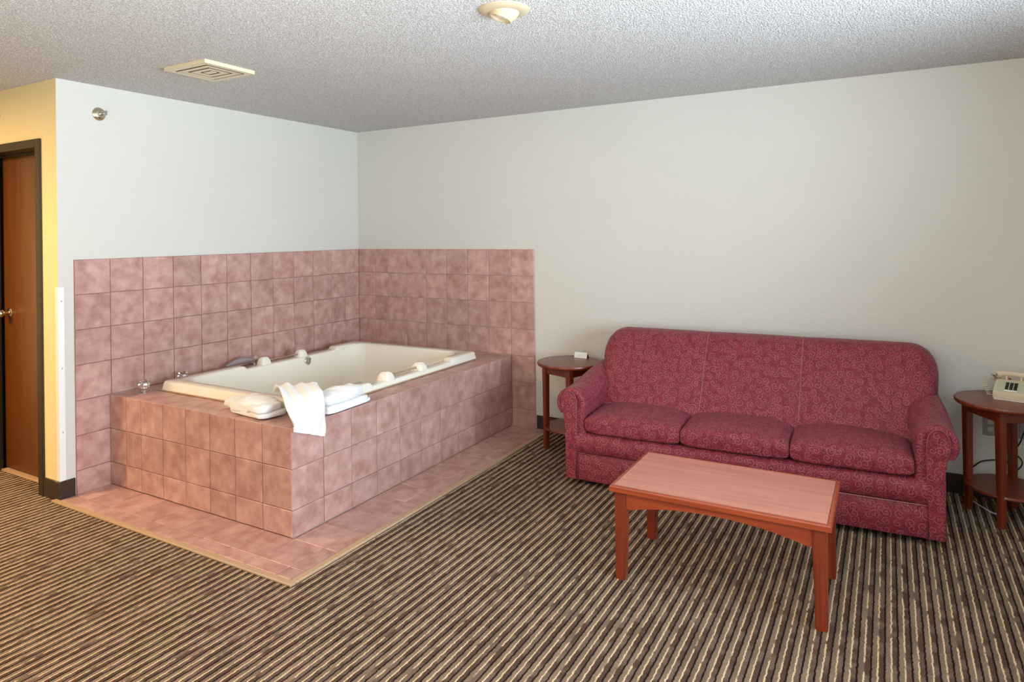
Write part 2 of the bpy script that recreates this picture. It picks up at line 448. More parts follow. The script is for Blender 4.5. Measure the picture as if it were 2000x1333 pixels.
lay(deck, DY, DZr, 'x+', DW-.007)
XT = [.0125, .178, .331, .538, .745, .954, 1.162, 1.384, 1.5845]
lay(deck, XT, [-2.208, -1.99], 'z+', T0)
lay(deck, [1.384, 1.5845], [-1.99] + DY[2:], 'z+', T0)
lay(deck, XT[:-1], [-.30, -.012], 'z+', T0)
lay(deck, [.0125, .178], [-1.99, -1.79, -1.584, -1.376, -1.166, -.956, -.748, -.542, -.30], 'z+', T0)

# tiled floor border, child of floor
GX = 1.793; s_ = .2055
FX = [GX-s_*k for k in range(9)][::-1]; FX = [.012] + [x for x in FX if x > .05]
FY0, FY1 = -2.412, -2.490
boxes('grout', [((0, -2.5, 0), (1.885, DD+.012, .003)), ((DW-.012, DD+.012, 0), (1.885, 0, .003))], M_grout_light, floor, smooth=False)
lay(floor, FX + [1.882], [FY1, FY0], 'z+', .003)
lay(floor, FX, [FY0, DD+.003], 'z+', .003)
FY = [FY0, -2.206] + [-2.206+s_*k for k in range(1, 11)] + [-.012]
lay(floor, [GX, 1.882], FY, 'z+', .003)
lay(floor, [DW+.004, GX], [DD+.003]+FY[2:], 'z+', .003)
boxes('edge_strip', [((-.03, -2.522, 0), (1.9205, -2.491, .012)), ((1.8835, -2.491, 0), (1.9205, -.012, .012))], M_strip, floor, bev=.003)

# ------------------------------------------------------------------ bathtub
def rrect(x0, y0, x1, y1, r, ys=None, nx=14, nc=7):
    """closed rounded rectangle, fixed point count so that rings can be lofted"""
    pts = []
    ys = ys or [i/24 for i in range(25)]
    def side_y(x, a, b, rev):
        L_ = [a + (b-a)*t for t in ys]
        return [(x, y) for y in (L_ if not rev else L_[::-1])]
    pts += [(x0+r + (x1-x0-2*r)*i/nx, y0) for i in range(nx)]
    pts += [(x1-r + r*math.sin(PI/2*i/nc), y0+r - r*math.cos(PI/2*i/nc)) for i in range(nc)]
    pts += side_y(x1, y0+r, y1-r, False)[:-1]
    pts += [(x1-r + r*math.cos(PI/2*i/nc), y1-r + r*math.sin(PI/2*i/nc)) for i in range(nc)]
    pts += [(x1-r - (x1-x0-2*r)*i/nx, y1) for i in range(nx)]
    pts += [(x0+r - r*math.sin(PI/2*i/nc), y1-r + r*math.cos(PI/2*i/nc)) for i in range(nc)]
    pts += side_y(x0, y0+r, y1-r, True)[:-1]
    pts += [(x0+r - r*math.cos(PI/2*i/nc), y0+r - r*math.sin(PI/2*i/nc)) for i in range(nc)]
    return pts
TX0, TX1, TY0, TY1 = .172, 1.425, -2.002, -.236
ZR = .613
NA, NB, NCc, ND = -1.445, -1.405, -.585, -.545
def rim_drop(x, y):
    """long sides of the rim are stepped down between NA and ND"""
    if y < NA or y > ND: return 0
    if y < NB: t = (y-NA)/(NB-NA)
    elif y > NCc: t = (ND-y)/(ND-NCc)
    else: t = 1
    return .024*(t*t*(3-2*t))
tub = empty('bathtub', (0, 0, DH))
tag(tub, 'large cream rectangular jetted bathtub set into the pink tiled platform', 'bathtub')
key = [0, .08, .16, .24]
def ylist(r, o):
    a, b = TY0+o+r, TY1-o-r
    Y = sorted([a, a+.15, a+.3, NA-.005, NA+.010, NA+.02, NA+.03, NB+.002, -1.3, -1.15, -1.0, -.85, -.7, NCc-.002, ND-.03, ND-.02, ND-.010, ND+.005, -.45, b] )
    return [max(0, min(1, (y-a)/(b-a))) for y in Y]
rings = []
prof = [(0, 0, DH-.0, .035), (.004, 0, DH+.002, .035), (.012, 1, ZR-.012, .035), (.016, 1, ZR-.004, .035), (.022, 1, ZR, .035), (.088, 1, ZR, .10), (.097, 1, ZR-.004, .11), (.103, 1, ZR-.014, .12), (.108, .6, ZR-.05, .12),
        (.128, 0, .50, .13), (.17, 0, .36, .15), (.215, 0, .24, .17), (.26, 0, .19, .18), (.34, 0, .172, .16), (.46, 0, .165, .08)]
bm = bmesh.new()
for (o, dr, z, r) in prof:
    ex = 0 if o < .12 else (o-.12)*1.1
    pts = rrect(TX0+o, TY0+o+ex, TX1-o, TY1-o-ex, r, ylist(r, o+ex) if o < .12 else [i/19 for i in range(20)])
    rg = []
    for (x, y) in pts:
        long_side = (x < TX0+.14 or x > TX1-.14)
        zz = z - (dr*rim_drop(x, y) if long_side else 0)
        rg.append(bm.verts.new((x, y, zz-DH)))
    rings.append(rg)
for A, B in zip(rings, rings[1:]):
    n = len(A)
    for k in range(n): bm.faces.new((A[k], A[(k+1) % n], B[(k+1) % n], B[k]))
bm.faces.new(rings[-1])
finish(bm, 'shell', M_tub, tub, angle=50)
# caulk line at the base of the rim
boxes('caulk_bead', [((TX0-.006, TY0-.006, .001), (TX1+.006, TY0+.004, .007)), ((TX1-.004, TY0+.004, .001), (TX1+.006, TY1, .007))], M_strip, tub, bev=.002)
def hump(name, x0, x1, yc, wy, zb, zt):
    """saddle-shaped lump that carries the grab bar across the rim"""
    rows = []
    nx = 14
    for j in range(9):
        s = j/8; y = yc-wy/2 + wy*s
        e = (1-abs(2*s-1)**4)
        row = []
        for i in range(nx+1):
            t = i/nx
            x = x0+(x1-x0)*t
            h = (1-abs(2*t-1)**3.2)**.6
            row.append((x, y, zb + (zt-zb)*h*max(e, .0)**.5 - DH))
        rows.append(row)
    return grid_mesh(name, rows, M_tub, tub, angle=80)
for side, (x0, x1) in enumerate(((.178, .262), (1.305, 1.412))):
    for yc in (-1.235, -.890):
        hump('bar_mount', x0, x1, yc, .090, ZR-.055, ZR+.027)
    xb = (x0+x1)/2 - (.0 if side else 0)
    tube('grab_bar', [(xb, -1.20, ZR-.006-DH), (xb, -.895, ZR-.006-DH)], .0095, M_tub_bar if side == 0 else M_tub_bar, tub, 12)
    tube('bar_collar', [(xb, -.925, ZR-.006-DH), (xb, -.905, ZR-.006-DH)], .0125, M_chrome, tub, 12)
# overflow and jets on the inner walls
def jet(x, y, z, nrm, r, name='jet', mats=(M_chrome, M_greyp)):
    q = Vector(nrm).to_track_quat('Z', 'Y').to_matrix().to_4x4()
    Mx = Matrix.Translation((x, y, z-DH)) @ q
    o = lathe(name, [(r, -.012), (r, .004), (r*.86, .009), (r*.62, .007), (r*.60, -.004)], mats[0], tub, 24, Mx)
    lathe('nozzle', [(0, -.010), (r*.59, -.010), (r*.59, -.002), (r*.3, .004), (0, .004)], mats[1], o, 20, Mx)
jet(.291, -.885, .556, (1, 0, .25), .032, 'overflow_plate')
for y in (-.42, -1.35, -1.7): jet(.347, y, .36, (1, 0, .35), .022)
lathe('drain', [(.035, 0), (.035, .004), (.02, .006), (0, .003)], M_chrome, tub, 20, Matrix.Translation((.62, -1.1, .166-DH)))

# tub spout lying over the recessed rim at the wall side
sp = empty('tub_spout', (.100, -1.19, DH)); tag(sp, 'smoky grey tapered bath spout with chrome collar at the wall-side tub rim', 'faucet')
rows = []
for i in range(13):
    t = i/12; y = -.045-.225*t
    wv = .022*(1-t**2*.5); hv = .012+.012*math.sin(min(1,t*1.15)*PI)*(1 if t < .95 else .6)
    zc = .052+.012*math.sin(t*PI) - .010*t*t
    rows.append([(wv*math.cos(a)*(1 if i < 12 else .6), y, zc+hv*math.sin(a)) for a in [2*PI*k/16 for k in range(16)]])
grid_mesh('spout_body', rows, M_spout, sp, closed_v=True, caps=True)
tube('collar', [(0, -.047, .052), (0, -.015, .052)], [.026, .026], M_satin, sp, 18)
tube('stem', [(0, -.031, .052), (0, -.031, .0015)], .010, M_chrome, sp, 14)

# crystal tap handles
def tap(x, y, label):
    e = empty('tap_handle', (x, y, DH+.001)); tag(e, label, 'tap handle')
    lathe('base', [(.019, 0), (.019, .003), (.012, .006), (.008, .012), (.009, .016)], M_chrome, e, 20)
    bm = bmesh.new(); r = .034
    add_lathe(bm, [(.010, .0165), (.021, .019), (.030, .030), (r, .044), (.031, .058), (.024, .069), (.014, .074), (0, .072)], 10)
    finish(bm, 'crystal_knob', M_crystal, e, smooth=False)
    lathe('index_button', [(0, .018), (.005, .018), (.004, .034), (0, .035)], M_chrome, e, 12)
tap(.136, -2.070, 'clear crystal tap knob on the tile at the near end of the tub')
tap(.120, -1.800, 'clear crystal tap knob between the tub rim and the tiled wall')

# ------------------------------------------------------------------ towels
def blob(name, a, b, parent=None, p=4.5, amp=.010, freq=12, seed=0, nu=44, nv=26, loc=(0, 0, 0), rz=0, fold=0, mod=None):
    cx, cy, cz = [(a[i]+b[i])/2 for i in range(3)]; hx, hy, hz = [(b[i]-a[i])/2 for i in range(3)]
    rows = []
    sg = lambda c, e: math.copysign(abs(c)**e, c)
    for i in range(nv+1):
        ph = -PI/2+PI*i/nv; row = []
        for j in range(nu):
            th = 2*PI*j/nu
            e1, e2 = 2/p, 2/p
            v = Vector((sg(math.cos(ph), e1)*sg(math.cos(th), e2)*hx, sg(math.cos(ph), e1)*sg(math.sin(th), e2)*hy, sg(math.sin(ph), e1)*hz))
            n = noise.noise((v+Vector((seed*3.1, seed, 0)))*freq)
            n2 = noise.noise((v+Vector((seed*3.1, seed*7, 5)))*freq*2.7)
            k = amp*(n+.45*n2)
            up = (v.z+hz)/(2*hz)
            d = v.normalized()
            v = v + Vector((d.x, d.y, d.z*1.0*up))*k
            if fold and abs(v.x) > hx*.6 or fold and abs(v.y) > hy*.6:
                v += Vector((d.x, d.y, 0))*(-.007*max(0, math.cos(v.z/hz*fold*PI))**8)
            if v.z < -hz: v.z = -hz
            q = Vector((cx, cy, cz))+v
            if mod: q = mod(q)
            row.append(q)
        rows.append(row)
    o = grid_mesh(name, rows, M_towel, parent, closed_v=True, angle=80, loc=loc, rot=(0, 0, rz))
    return o
zt = DH+.002
def layered(label, layers, loc, rz, seed, mod=None):
    """one folded towel: soft layers joined in one mesh"""
    bm = bmesh.new()
    for k, (a, b, amp, fr, p) in enumerate(layers):
        o = blob('tmp', a, b, amp=amp, freq=fr, seed=seed+k, p=p, mod=mod)
        bm.from_mesh(o.data); me = o.data; bpy.data.objects.remove(o); bpy.data.meshes.remove(me)
    o = finish(bm, 'towel', M_towel, None, angle=60, loc=loc, rot=(0, 0, rz))
    return tag(o, label, 'towel', 'white towels on the tub corner')
def puff(q):
    k = noise.noise(Vector((q.x*30, q.y*8, q.z*10)))
    q = q + Vector((0, .010*k, .011*k*(q.z > .02)))
    return Vector((q.x, q.y, q.z*(.78+.55*(q.x+.10)) if q.z > .01 else q.z))
layered('thick folded white towel lying at the left end of the tub corner',
    [((-.150, -.082, 0), (.190, .085, .040), .008, 12, 4), ((-.215, -.078, .012), (.165, .086, .100), .022, 9, 3), ((.02, -.085, .030), (.185, .06, .085), .012, 14, 3.4)],
    (1.180, -2.093, zt), -.12, 1, puff)
def crumple(q):
    k = noise.noise(Vector((q.x*12, q.y*26, q.z*20))); return q + Vector((.006*k, 0, .009*k*(q.z > .02)))
layered('folded white towel stack right of the draped cloth on the deck edge',
    [((-.050, -.165, 0), (.078, .190, .020), .004, 14, 6), ((-.060, -.160, .016), (.068, .182, .040), .005, 15, 6), ((-.078, -.160, .034), (.062, .165, .105), .018, 11, 3.6)],
    (1.500, -1.788, zt), .05, 11, crumple)
# draped hand towel over the corner
def drape():
    # bilinear patch: inner end on the rim, over both towels, across the deck edge, down the +x face
    st = [((1.195, -1.985, .650), (1.335, -1.825, .640)), ((1.205, -1.990, .672), (1.350, -1.825, .668)), ((1.25, -2.02, .688), (1.40, -1.86, .690)), ((1.33, -2.065, .684), (1.46, -1.905, .690)),
          ((1.42, -2.120, .662), (1.53, -1.945, .676)), ((1.50, -2.170, .622), (1.575, -1.975, .640)), ((1.565, -2.200, .588), (1.598, -1.995, .600)),
          ((1.596, -2.210, .568), (1.606, -2.003, .565)), ((1.607, -2.212, .553), (1.610, -2.008, .530)), ((1.608, -2.212, .548), (1.610, -2.012, .492)), ((1.606, -2.210, .543), (1.608, -2.018, .470))]
    P = []
    for a, b in zip(st, st[1:]):
        for k in range(4):
            t = k/4; P.append((Vector(a[0]).lerp(b[0], t), Vector(a[1]).lerp(b[1], t)))
    P.append((Vector(st[-1][0]), Vector(st[-1][1])))
    m = len(P); nn = 26; rows = []
    for i, (l, r) in enumerate(P):
        s = i/(m-1); top, bot = [], []
        for j in range(nn+1):
            v = j/nn; q = l.lerp(r, v)
            f = .55*math.sin(v*21+s*4.0+math.sin(s*9))+.5*math.sin(v*9-1+s*5) + 1.2*noise.noise(Vector((v*4, s*5, 2)))
            nd = Vector((.2, -.1, 1)).normalized() if s < .62 else (Vector((1, -.1, .25)).normalized() if s > .72 else Vector((.7, -.1, .7)).normalized())
            amp = .012 if s < .72 else .007
            th = .016 if s < .72 else .020
            q2 = q + nd*(amp*f+amp)
            top.append(q2); bot.append(q2 - nd*(th if 0 < j < nn else .006))
        rows.append(top + bot[::-1])
    return grid_mesh('hand_towel', rows, M_towel, None, closed_v=True, caps=True, angle=80)
dt = drape(); tag(dt, 'white hand towel draped over the tub corner and hanging down the tiled side', 'towel', 'white towels on the tub corner')

# ------------------------------------------------------------------ sofa
A = Vector((2.462, -.897)); SRZ = math.radians(2.067); SW = 1.941
sofa = empty('sofa', (A.x, A.y, 0), SRZ)
tag(sofa, 'burgundy three-seat sofa with scroll pattern and rolled arms against the back wall', 'sofa')
def sstep(t): t = max(0, min(1, t)); return t*t*(3-2*t)
def lin(a, b, n): return [a+(b-a)*i/(n-1) for i in range(n)]
# base: lower apron and upper rail (front profile swept across width)
def sweep_w(name, prof, w0, w1, n=24, endr=.0, uvoff=0):
    rows = []
    for w in lin(w0, w1, n): rows.append([(w, d, z) for d, z in prof])
    return grid_mesh(name, rows, M_fabric, sofa, closed_v=True, caps=True, angle=50, uvoff=uvoff)
sweep_w('lower_apron', [(.004, .035), (.000, .050), (-.001, .12), (.003, .185), (.010, .194), (.74, .194), (.74, .035)], .074, SW-.074, uvoff=.3)
sweep_w('front_rail', [(.010, .196), (-.004, .205), (-.014, .235), (-.017, .262), (-.012, .290), (.000, .308), (.02, .316), (.10, .318), (.74, .318), (.74, .196)], .074, SW-.074, uvoff=1.1)
tube('piping', [(.076, -.002, .195), (.5, -.004, .195), (1.0, -.004, .195), (1.5, -.004, .195), (SW-.076, -.002, .195)], .0022, M_stitch, sofa, 6)
bm = bmesh.new(); 
for wx in (.12, SW-.12):
    for dy in (.08, .68): add_lathe(bm, [(.022, 0), (.03, .036)], 16, Matrix.Translation((wx, dy, 0)))
bmesh.ops.delete(bm, geom=[], context='VERTS')
bm.free()
for wx in (.12, SW-.12):
    for dy in (.08, .68): lathe('foot', [(.022, 0), (.03, .036)], M_black, sofa, 16, Matrix.Translation((wx, dy, 0)))
# arms
def arm_section(front=True):
    """cross-section (w, z) for the LEFT arm, outline of inner side -> roll -> outer side -> down"""
    pts = [(.128, .20), (.130, .30), (.127, .38), (.124, .44)]
    cx, cz, r = .036, .485, .094
    for k in range(0, 19):
        a = math.radians(-8 + k*(228)/18)
        pts.append((cx + r*math.cos(a)*1.0, cz + r*math.sin(a)))
    pts += [(.000, .425), (.001, .36), (.001, .20), (.001, .037), (.128, .037)]
    return pts
def arm(side):
    sec = arm_section(); rows = []
    ds = [0.004, .000, .004, .012, .03, .08, .14, .2, .26, .32, .38, .44, .5, .56, .62, .68, .74]
    for i, d in enumerate(ds):
        ins = {0: .030, 1: .016, 2: .006, 3: .001}.get(i, 0)
        row = []
        for (w_, z) in sec:
            cw, cz = .055, .40
            ww, zz = w_, z
            if ins and z > .06:
                L_ = math.hypot(w_-.036, max(z-.47, 0)) + 1e-6
                if z > .42: ww = w_ - (w_-.036)/L_*ins; zz = z - max(z-.47, 0)/L_*ins
                elif w_ > .06: ww = w_-ins
            rise = .066*sstep((d-.10)/.55)
            zz += rise*max(0, min(1, (z-.30)/.18))
            ww += (.020*sstep((d-.25)/.4))*max(0, min(1, (z-.35)/.15))
            pk = 0
            row.append((ww if side < 0 else SW-ww, d, zz))
        rows.append(row)
    e = grid_mesh('arm', rows, M_fabric, sofa, closed_v=True, caps=True, angle=55, uvoff=.5+side)
    # front panel
    pl_ = [(.003, .038), (.076, .038), (.077, .30), (.077, .44), (.077, .475)]
    cx, cz, rx, rz = .030, .490, .047, .072
    for k in range(1, 14):
        a = math.radians(-5 + k*200/13); pl_.append((cx+rx*math.cos(a), cz+rz*math.sin(a)))
    pl_ += [(-.012, .455), (.000, .425), (.003, .38)]
    pts = [((x if side < 0 else SW-x), z) for x, z in pl_]
    bm = bmesh.new(); uvl = bm.loops.layers.uv.new('UVMap')
    add_prism(bm, pts, -.011, .006, axis=1)
    es = [x for x in bm.edges if x.verts[0].co.y < -.01 and x.verts[1].co.y < -.01]
    bmesh.ops.bevel(bm, geom=es, offset=.006, segments=2, affect='EDGES')
    for f in bm.faces:
        for lp in f.loops: lp[uvl].uv = (lp.vert.co.x+side*.37, lp.vert.co.z)
    finish(bm, 'arm_front_panel', M_fabric, sofa, angle=50)
    tube('arm_piping', [(x, -.007, z) for x, z in pts[1:]], .0035, M_welt, sofa, 6)
arm(-1); arm(1)
# seat cushions
def cushion(name, w0, w1, d0, d1, z0, z1, crown, seed):
    rows = []; nw, npf = 30, 44
    for i in range(nw+1):
        t = i/nw; w_ = w0+(w1-w0)*(.5-.5*math.cos(PI*t))
        tt = abs(2*(w_-w0)/(w1-w0)-1)
        e = (1-tt**8)**.5 if tt < 1 else 0
        row = []
        for j in range(npf):
            a = 2*PI*j/npf; p = 2/7.5
            cd = math.copysign(abs(math.cos(a))**p, math.cos(a)); cz_ = math.copysign(abs(math.sin(a))**p, math.sin(a))
            d = (d0+d1)/2 + cd*(d1-d0)/2*(.96+.04*e)
            zm = (z0+z1)/2
            z = zm + cz_*(z1-z0)/2*(.55+.45*e)
            if cz_ > 0: z += crown*(1-tt**2.2)*(max(0, 1-abs(2*(d-d0)/(d1-d0)-1)**2.5))*cz_
            nz = noise.noise(Vector((w_*7+seed, d*6, seed)))*.006 + noise.noise(Vector((w_*26+seed, d*22, seed)))*.0022
            z += nz if cz_ > 0 else 0
            if cd < 0: d -= (noise.noise(Vector((w_*20+seed, z*34, seed*2)))*.005)*(-cd)
            row.append((w_, d, z))
        rows.append(row)
    return grid_mesh(name, rows, M_fabric, sofa, closed_v=True, caps=True, angle=70, uvoff=seed*.731)
for i, (w0, w1) in enumerate(((.131, .690), (.694, 1.254), (1.258, 1.812))):
    cushion('seat_cushion', w0, w1, -.020, .47, .3175, .428, .026, i+1)
# back
def back():
    W0, W1 = .052, 1.968; ZT = .868
    cp = [(.30, .40), (.335, .44), (.385, .52), (.430, .60), (.475, .68), (.520, .75), (.553, .795), (.583, .828), (.620, .852), (.66, .862), (.70, .860), (.735, .845), (.760, .815), (.772, .77), (.775, .70), (.775, .5), (.775, .20), (.5, .20), (.32, .25)]
    rows = []
    nw = 92; r = .135
    for i in range(nw+1):
        t = .5-.5*math.cos(PI*i/nw); w_ = W0+(W1-W0)*t
        dist = min(w_-W0, W1-w_)
        top = ZT if dist > r else ZT - r*1.0 + math.sqrt(max(0, r*r-(r-dist)**2))
        k = (top-.40)/(ZT-.40)
        # section bulge between seams
        seams = [W0-.02, .735, 1.287, W1+.02]; b = 0
        for a_, c_ in zip(seams, seams[1:]):
            if a_ <= w_ <= c_: x = abs(2*(w_-a_)/(c_-a_)-1); b = 1-x**5
        edge = min(1, dist/.05); er = (1-(1-edge)**2)**.5 if edge < 1 else 1
        row = []
        for j, (d, z) in enumerate(cp):
            z2 = .40+(z-.40)*k if z > .40 else z
            dm = .60
            if j < 9: d2 = d - .013*b*(1 if j else 0) + noise.noise(Vector((w_*4, z*6, 1)))*.004
            else: d2 = d
            if z > .40: z2 += .004*b*(1 if j > 5 else 0)
            d2 = dm + (d2-dm)*(.55+.45*er) if d2 < dm else d2
            # tapering in towards the arms low down
            ww = w_
            if z2 < .72 and z2 > .3:
                c_ = (W0+W1)/2; lim = 1-.035*sstep((.72-z2)/.2)
                ww = c_+(w_-c_)*lim
            elif z2 <= .3: ww = c_ + (w_-c_)*.965
            row.append((ww, d2, z2))
        rows.append(row)
    grid_mesh('back', rows, M_fabric, sofa, closed_v=True, caps=True, angle=60, uvoff=2.3)
    for wt, wb in ((.735, .728), (1.287, 1.276)):
        pts = []
        for j in range(1, 12):
            d, z = cp[j]; f = (z-.44)/(.86-.44)
            nrm = Vector((0, -1, .0)) if j < 6 else (Vector((0, -.5, .7)) if j < 9 else Vector((0, 0, 1)))
            pts.append(Vector((wb+(wt-wb)*max(0, min(1, f)), d, z)) + nrm*.006)
        tube('back_seam', pts, .0016, M_stitch, sofa, 6)
c_ = 1.0
back()

# ------------------------------------------------------------------ coffee table
ct = empty('coffee_table', (3.542, -1.557, 0)); tag(ct, 'low rectangular cherry coffee table with salmon laminate top in front of the sofa', 'coffee table')
hx, hy = .437, .255
bm = bmesh.new(); add_box(bm, (-hx+.014, -hy+.014, .4045), (hx-.014, hy-.014, .4110)); finish(bm, 'tabletop', M_lam, ct, smooth=False)
def edge_band(bm):
    pf = [(0, .386), (0, .4045), (-.003, .4095), (-.008, .4115), (-.0145, .4115), (-.0145, .386)]
    rings = []
    for (o, z) in pf:
        rings.append([bm.verts.new((sx*(hx+o+.002), sy*(hy+o+.002), z)) for sx, sy in ((-1, -1), (1, -1), (1, 1), (-1, 1))])
    n = len(rings)
    for i in range(n):
        P_, Q = rings[i], rings[(i+1) % n]
        for k in range(4): bm.faces.new((P_[k], P_[(k+1) % 4], Q[(k+1) % 4], Q[k]))
bm = bmesh.new(); edge_band(bm); finish(bm, 'edge_band', M_cherry_x, ct, angle=30)
box('underboard', (-hx+.018, -hy+.018, .388), (hx-.018, hy-.018, .4043), M_cherry_x, ct, smooth=False)
def arch_apron(name, half, y0, y1, axis, z0=.309, rise=.043, top=.387, mat=None, parent=None, n=16):
    poly = [(-half, top), (-half, z0)]
    for i in range(n+1):
        t = -1+2*i/n; x = t*half*.93
        poly.append((x, z0 + rise*(1-abs(t)**2.2)))
    poly += [(half, z0), (half, top)]
    bm = bmesh.new(); add_prism(bm, poly[::-1], y0, y1, axis=axis)
    return finish(bm, name, mat, parent, smooth=False)
for sy in (-1, 1):
    y = sy*(hy-.024); arch_apron('apron', hx-.062, min(y, y-sy*.02), max(y, y-sy*.02), 1, mat=M_cherry_x, parent=ct)
for sx in (-1, 1):
    x = sx*(hx-.020); arch_apron('apron', hy-.062, min(x, x-sx*.02), max(x, x-sx*.02), 0, mat=M_cherry, parent=ct)
def leg_mesh(bm, cx, cy, w_t, w_b, h, sx, sy, bev=.004):
    vs = add_box(bm, (-.5, -.5, 0), (.5, .5, h))
    for v in vs:
        ww = w_t if v.co.z > h/2 else w_b
        ox = (v.co.x*ww) + (sx*(w_t-w_b)/2 if v.co.z < h/2 else 0); oy = v.co.y*ww + (sy*(w_t-w_b)/2 if v.co.z < h/2 else 0)
        v.co.x = cx+ox; v.co.y = cy+oy
    es = [e for e in bm.edges if abs(e.verts[0].co.z-e.verts[1].co.z) > h/2]
    bmesh.ops.bevel(bm, geom=es, offset=bev, segments=2, affect='EDGES')
for sx in (-1, 1):
    for sy in (-1, 1):
        bm = bmesh.new(); leg_mesh(bm, sx*(hx-.042), sy*(hy-.044), .053, .043, .3878, sx, sy); finish(bm, 'leg', M_cherry, ct)

# ------------------------------------------------------------------ round end tables
def round_table(x, y, rot, R, label, rl=.165, zt=.612):
    t = empty('round_end_table', (x, y, 0), rot); tag(t, label, 'end table', 'round end tables beside the sofa')
    lathe('tabletop', [(0, zt-.0045), (R-.006, zt-.0045), (R-.006, zt), (0, zt)], M_top, t, 56)
    lathe('edge_band', [(R-.006, zt-.024), (R-.004, zt-.024), (R+.002, zt-.018), (R+.003, zt-.008), (R, zt-.001), (R-.006, zt+.0005)], M_cherry_dark, t, 56, angle=50)
    lathe('underboard', [(0, zt-.022), (R-.007, zt-.022), (R-.007, zt-.0048), (0, zt-.0048)], M_cherry_dark, t, 40)
    lw = .040
    for k in range(4):
        a = k*PI/2
        bm = bmesh.new(); leg_mesh(bm, 0, 0, lw, .033, zt-.023, 0, 0, .004)
        finish(bm, 'leg', M_cherry_dark, t, loc=(rl*math.cos(a), rl*math.sin(a), 0), rot=(0, 0, a+PI/4))
    for k in range(4):
        a = k*PI/2+PI/4; ds = rl*math.cos(PI/4)
        hl = rl*math.sin(PI/4)-.016
        o = box('apron', (-hl, -.009, zt-.085), (hl, .009, zt-.023), M_cherry_dark, t, bev=.002)
        o.location = (ds*math.cos(a), ds*math.sin(a), 0); o.rotation_euler = (0, 0, a+PI/2)
    lathe('shelf', [(0, .145), (rl+.008, .145), (rl+.014, .152), (rl+.012, .162), (0, .163)], M_cherry_dark, t, 48)
    return t
round_table(2.213, -.292, math.radians(206), .222, 'round cherry end table with a small white card, left of the sofa')
round_table(4.703, -.262, math.radians(255), .228, 'round cherry end table with the telephone, right of the sofa', rl=.172)

# card on the left table
cd = empty('table_card', (2.238, -.140, .6125), math.radians(-3)); tag(cd, 'small white tent card on the left round end table', 'card')
bm = bmesh.new(); add_prism(bm, [(-.014, 0), (-.012, 0), (.001, .038), (-.001, .0385)], -.050, .050, axis=0); finish(bm, 'card_front', M_paper, cd, smooth=False)
bm = bmesh.new(); add_prism(bm, [(-.0112, 0), (.026, 0), (.026, .003), (.0022, .036)], -.049, .049, axis=0); finish(bm, 'stand', M_black, cd, smooth=False)
for z0, z1, a, b in ((.008, .0095, -.035, .0), (.013, .0135, -.03, .01), (.020, .0208, -.02, .02)):
    k0 = -.0145+.0135*(z0/.0385); 
    box('print_line', (a, k0-.0002, z0), (b, k0+.001, z1), M_greyp, cd, smooth=False)

# ------------------------------------------------------------------ telephone
ph = empty('telephone', (4.645, -.262, .6125), math.radians(-15)); tag(ph, 'beige push-button desk telephone with coiled cord on the right end table', 'telephone')
PW, PD = .150, .175
bm = bmesh.new()
add_prism(bm, [(0, .004), (0, .036), (.006, .042), (.105, .086), (.113, .090), (.150, .088), (PD, .070), (PD, .004)], 0, PW, axis=0)
bmesh.ops.bevel(bm, geom=list(bm.edges), offset=.003, segments=2, affect='EDGES')
finish(bm, 'body', M_ivory, ph)
box('base_plate', (.004, .004, 0), (PW-.004, PD-.004, .006), M_white, ph)
sl = math.atan2(.044, .099)
def onface(u, v, h): return (u, .006+v*math.cos(sl)-h*math.sin(sl), .042+v*math.sin(sl)+h*math.cos(sl))
def face_box(name, u0, u1, v0, v1, h0, h1, mat, bev=0):
    bm = bmesh.new(); add_box(bm, (u0, v0, h0), (u1, v1, h1), bev)
    M_ = Matrix.Translation((0, .006, .042)) @ Matrix.Rotation(sl, 4, 'X')
    bmesh.ops.transform(bm, matrix=M_, verts=bm.verts); return finish(bm, name, mat, ph)
face_box('faceplate', .010, .140, .006, .100, .0005, .0022, M_pane)
for r in range(4):
    for c in range(3): face_box('key', .048+c*.0185, .062+c*.0185, .022+r*.0165, .034+r*.0165, .0022, .0068, M_black, .0012)
face_box('number_card', .046, .102, .009, .017, .0022, .0032, M_paper)
face_box('message_lamp', .118, .130, .066, .074, .0022, .0045, M_brass)
box('cradle', (.040, .106, .088), (.050, .146, .108), M_ivory, ph, bev=.002); box('cradle', (.104, .106, .088), (.114, .146, .108), M_ivory, ph, bev=.002)
box('hook_button', (.054, .112, .089), (.064, .124, .098), M_red, ph, bev=.001)
tube('handset', [(.000, .128, .100), (.006, .128, .112), (.030, .128, .117), (.075, .128, .119), (.130, .128, .117), (.150, .128, .112), (.160, .128, .100)], [.022, .022, .015, .014, .015, .022, .022], M_ivory, ph, 14)
tube('earpiece', [(-.006, .128, .108), (-.006, .128, .080)], [.022, .024], M_ivory, ph, 18)
tube('mouthpiece', [(.166, .128, .108), (.166, .128, .080)], [.022, .024], M_ivory, ph, 18)
co = []
for i in range(170):
    t = i/169; a = t*2*PI*9
    cx_ = -.038+.014*t - .014*math.sin(t*PI); cy_ = .120-.050*t; cz_ = .092-.084*t
    co.append((cx_+.010*math.cos(a), cy_+.003*math.sin(a)*0+.010*math.sin(a), max(cz_, .006)))
tube('coiled_cord', co, .0021, M_ivory, ph, 6)

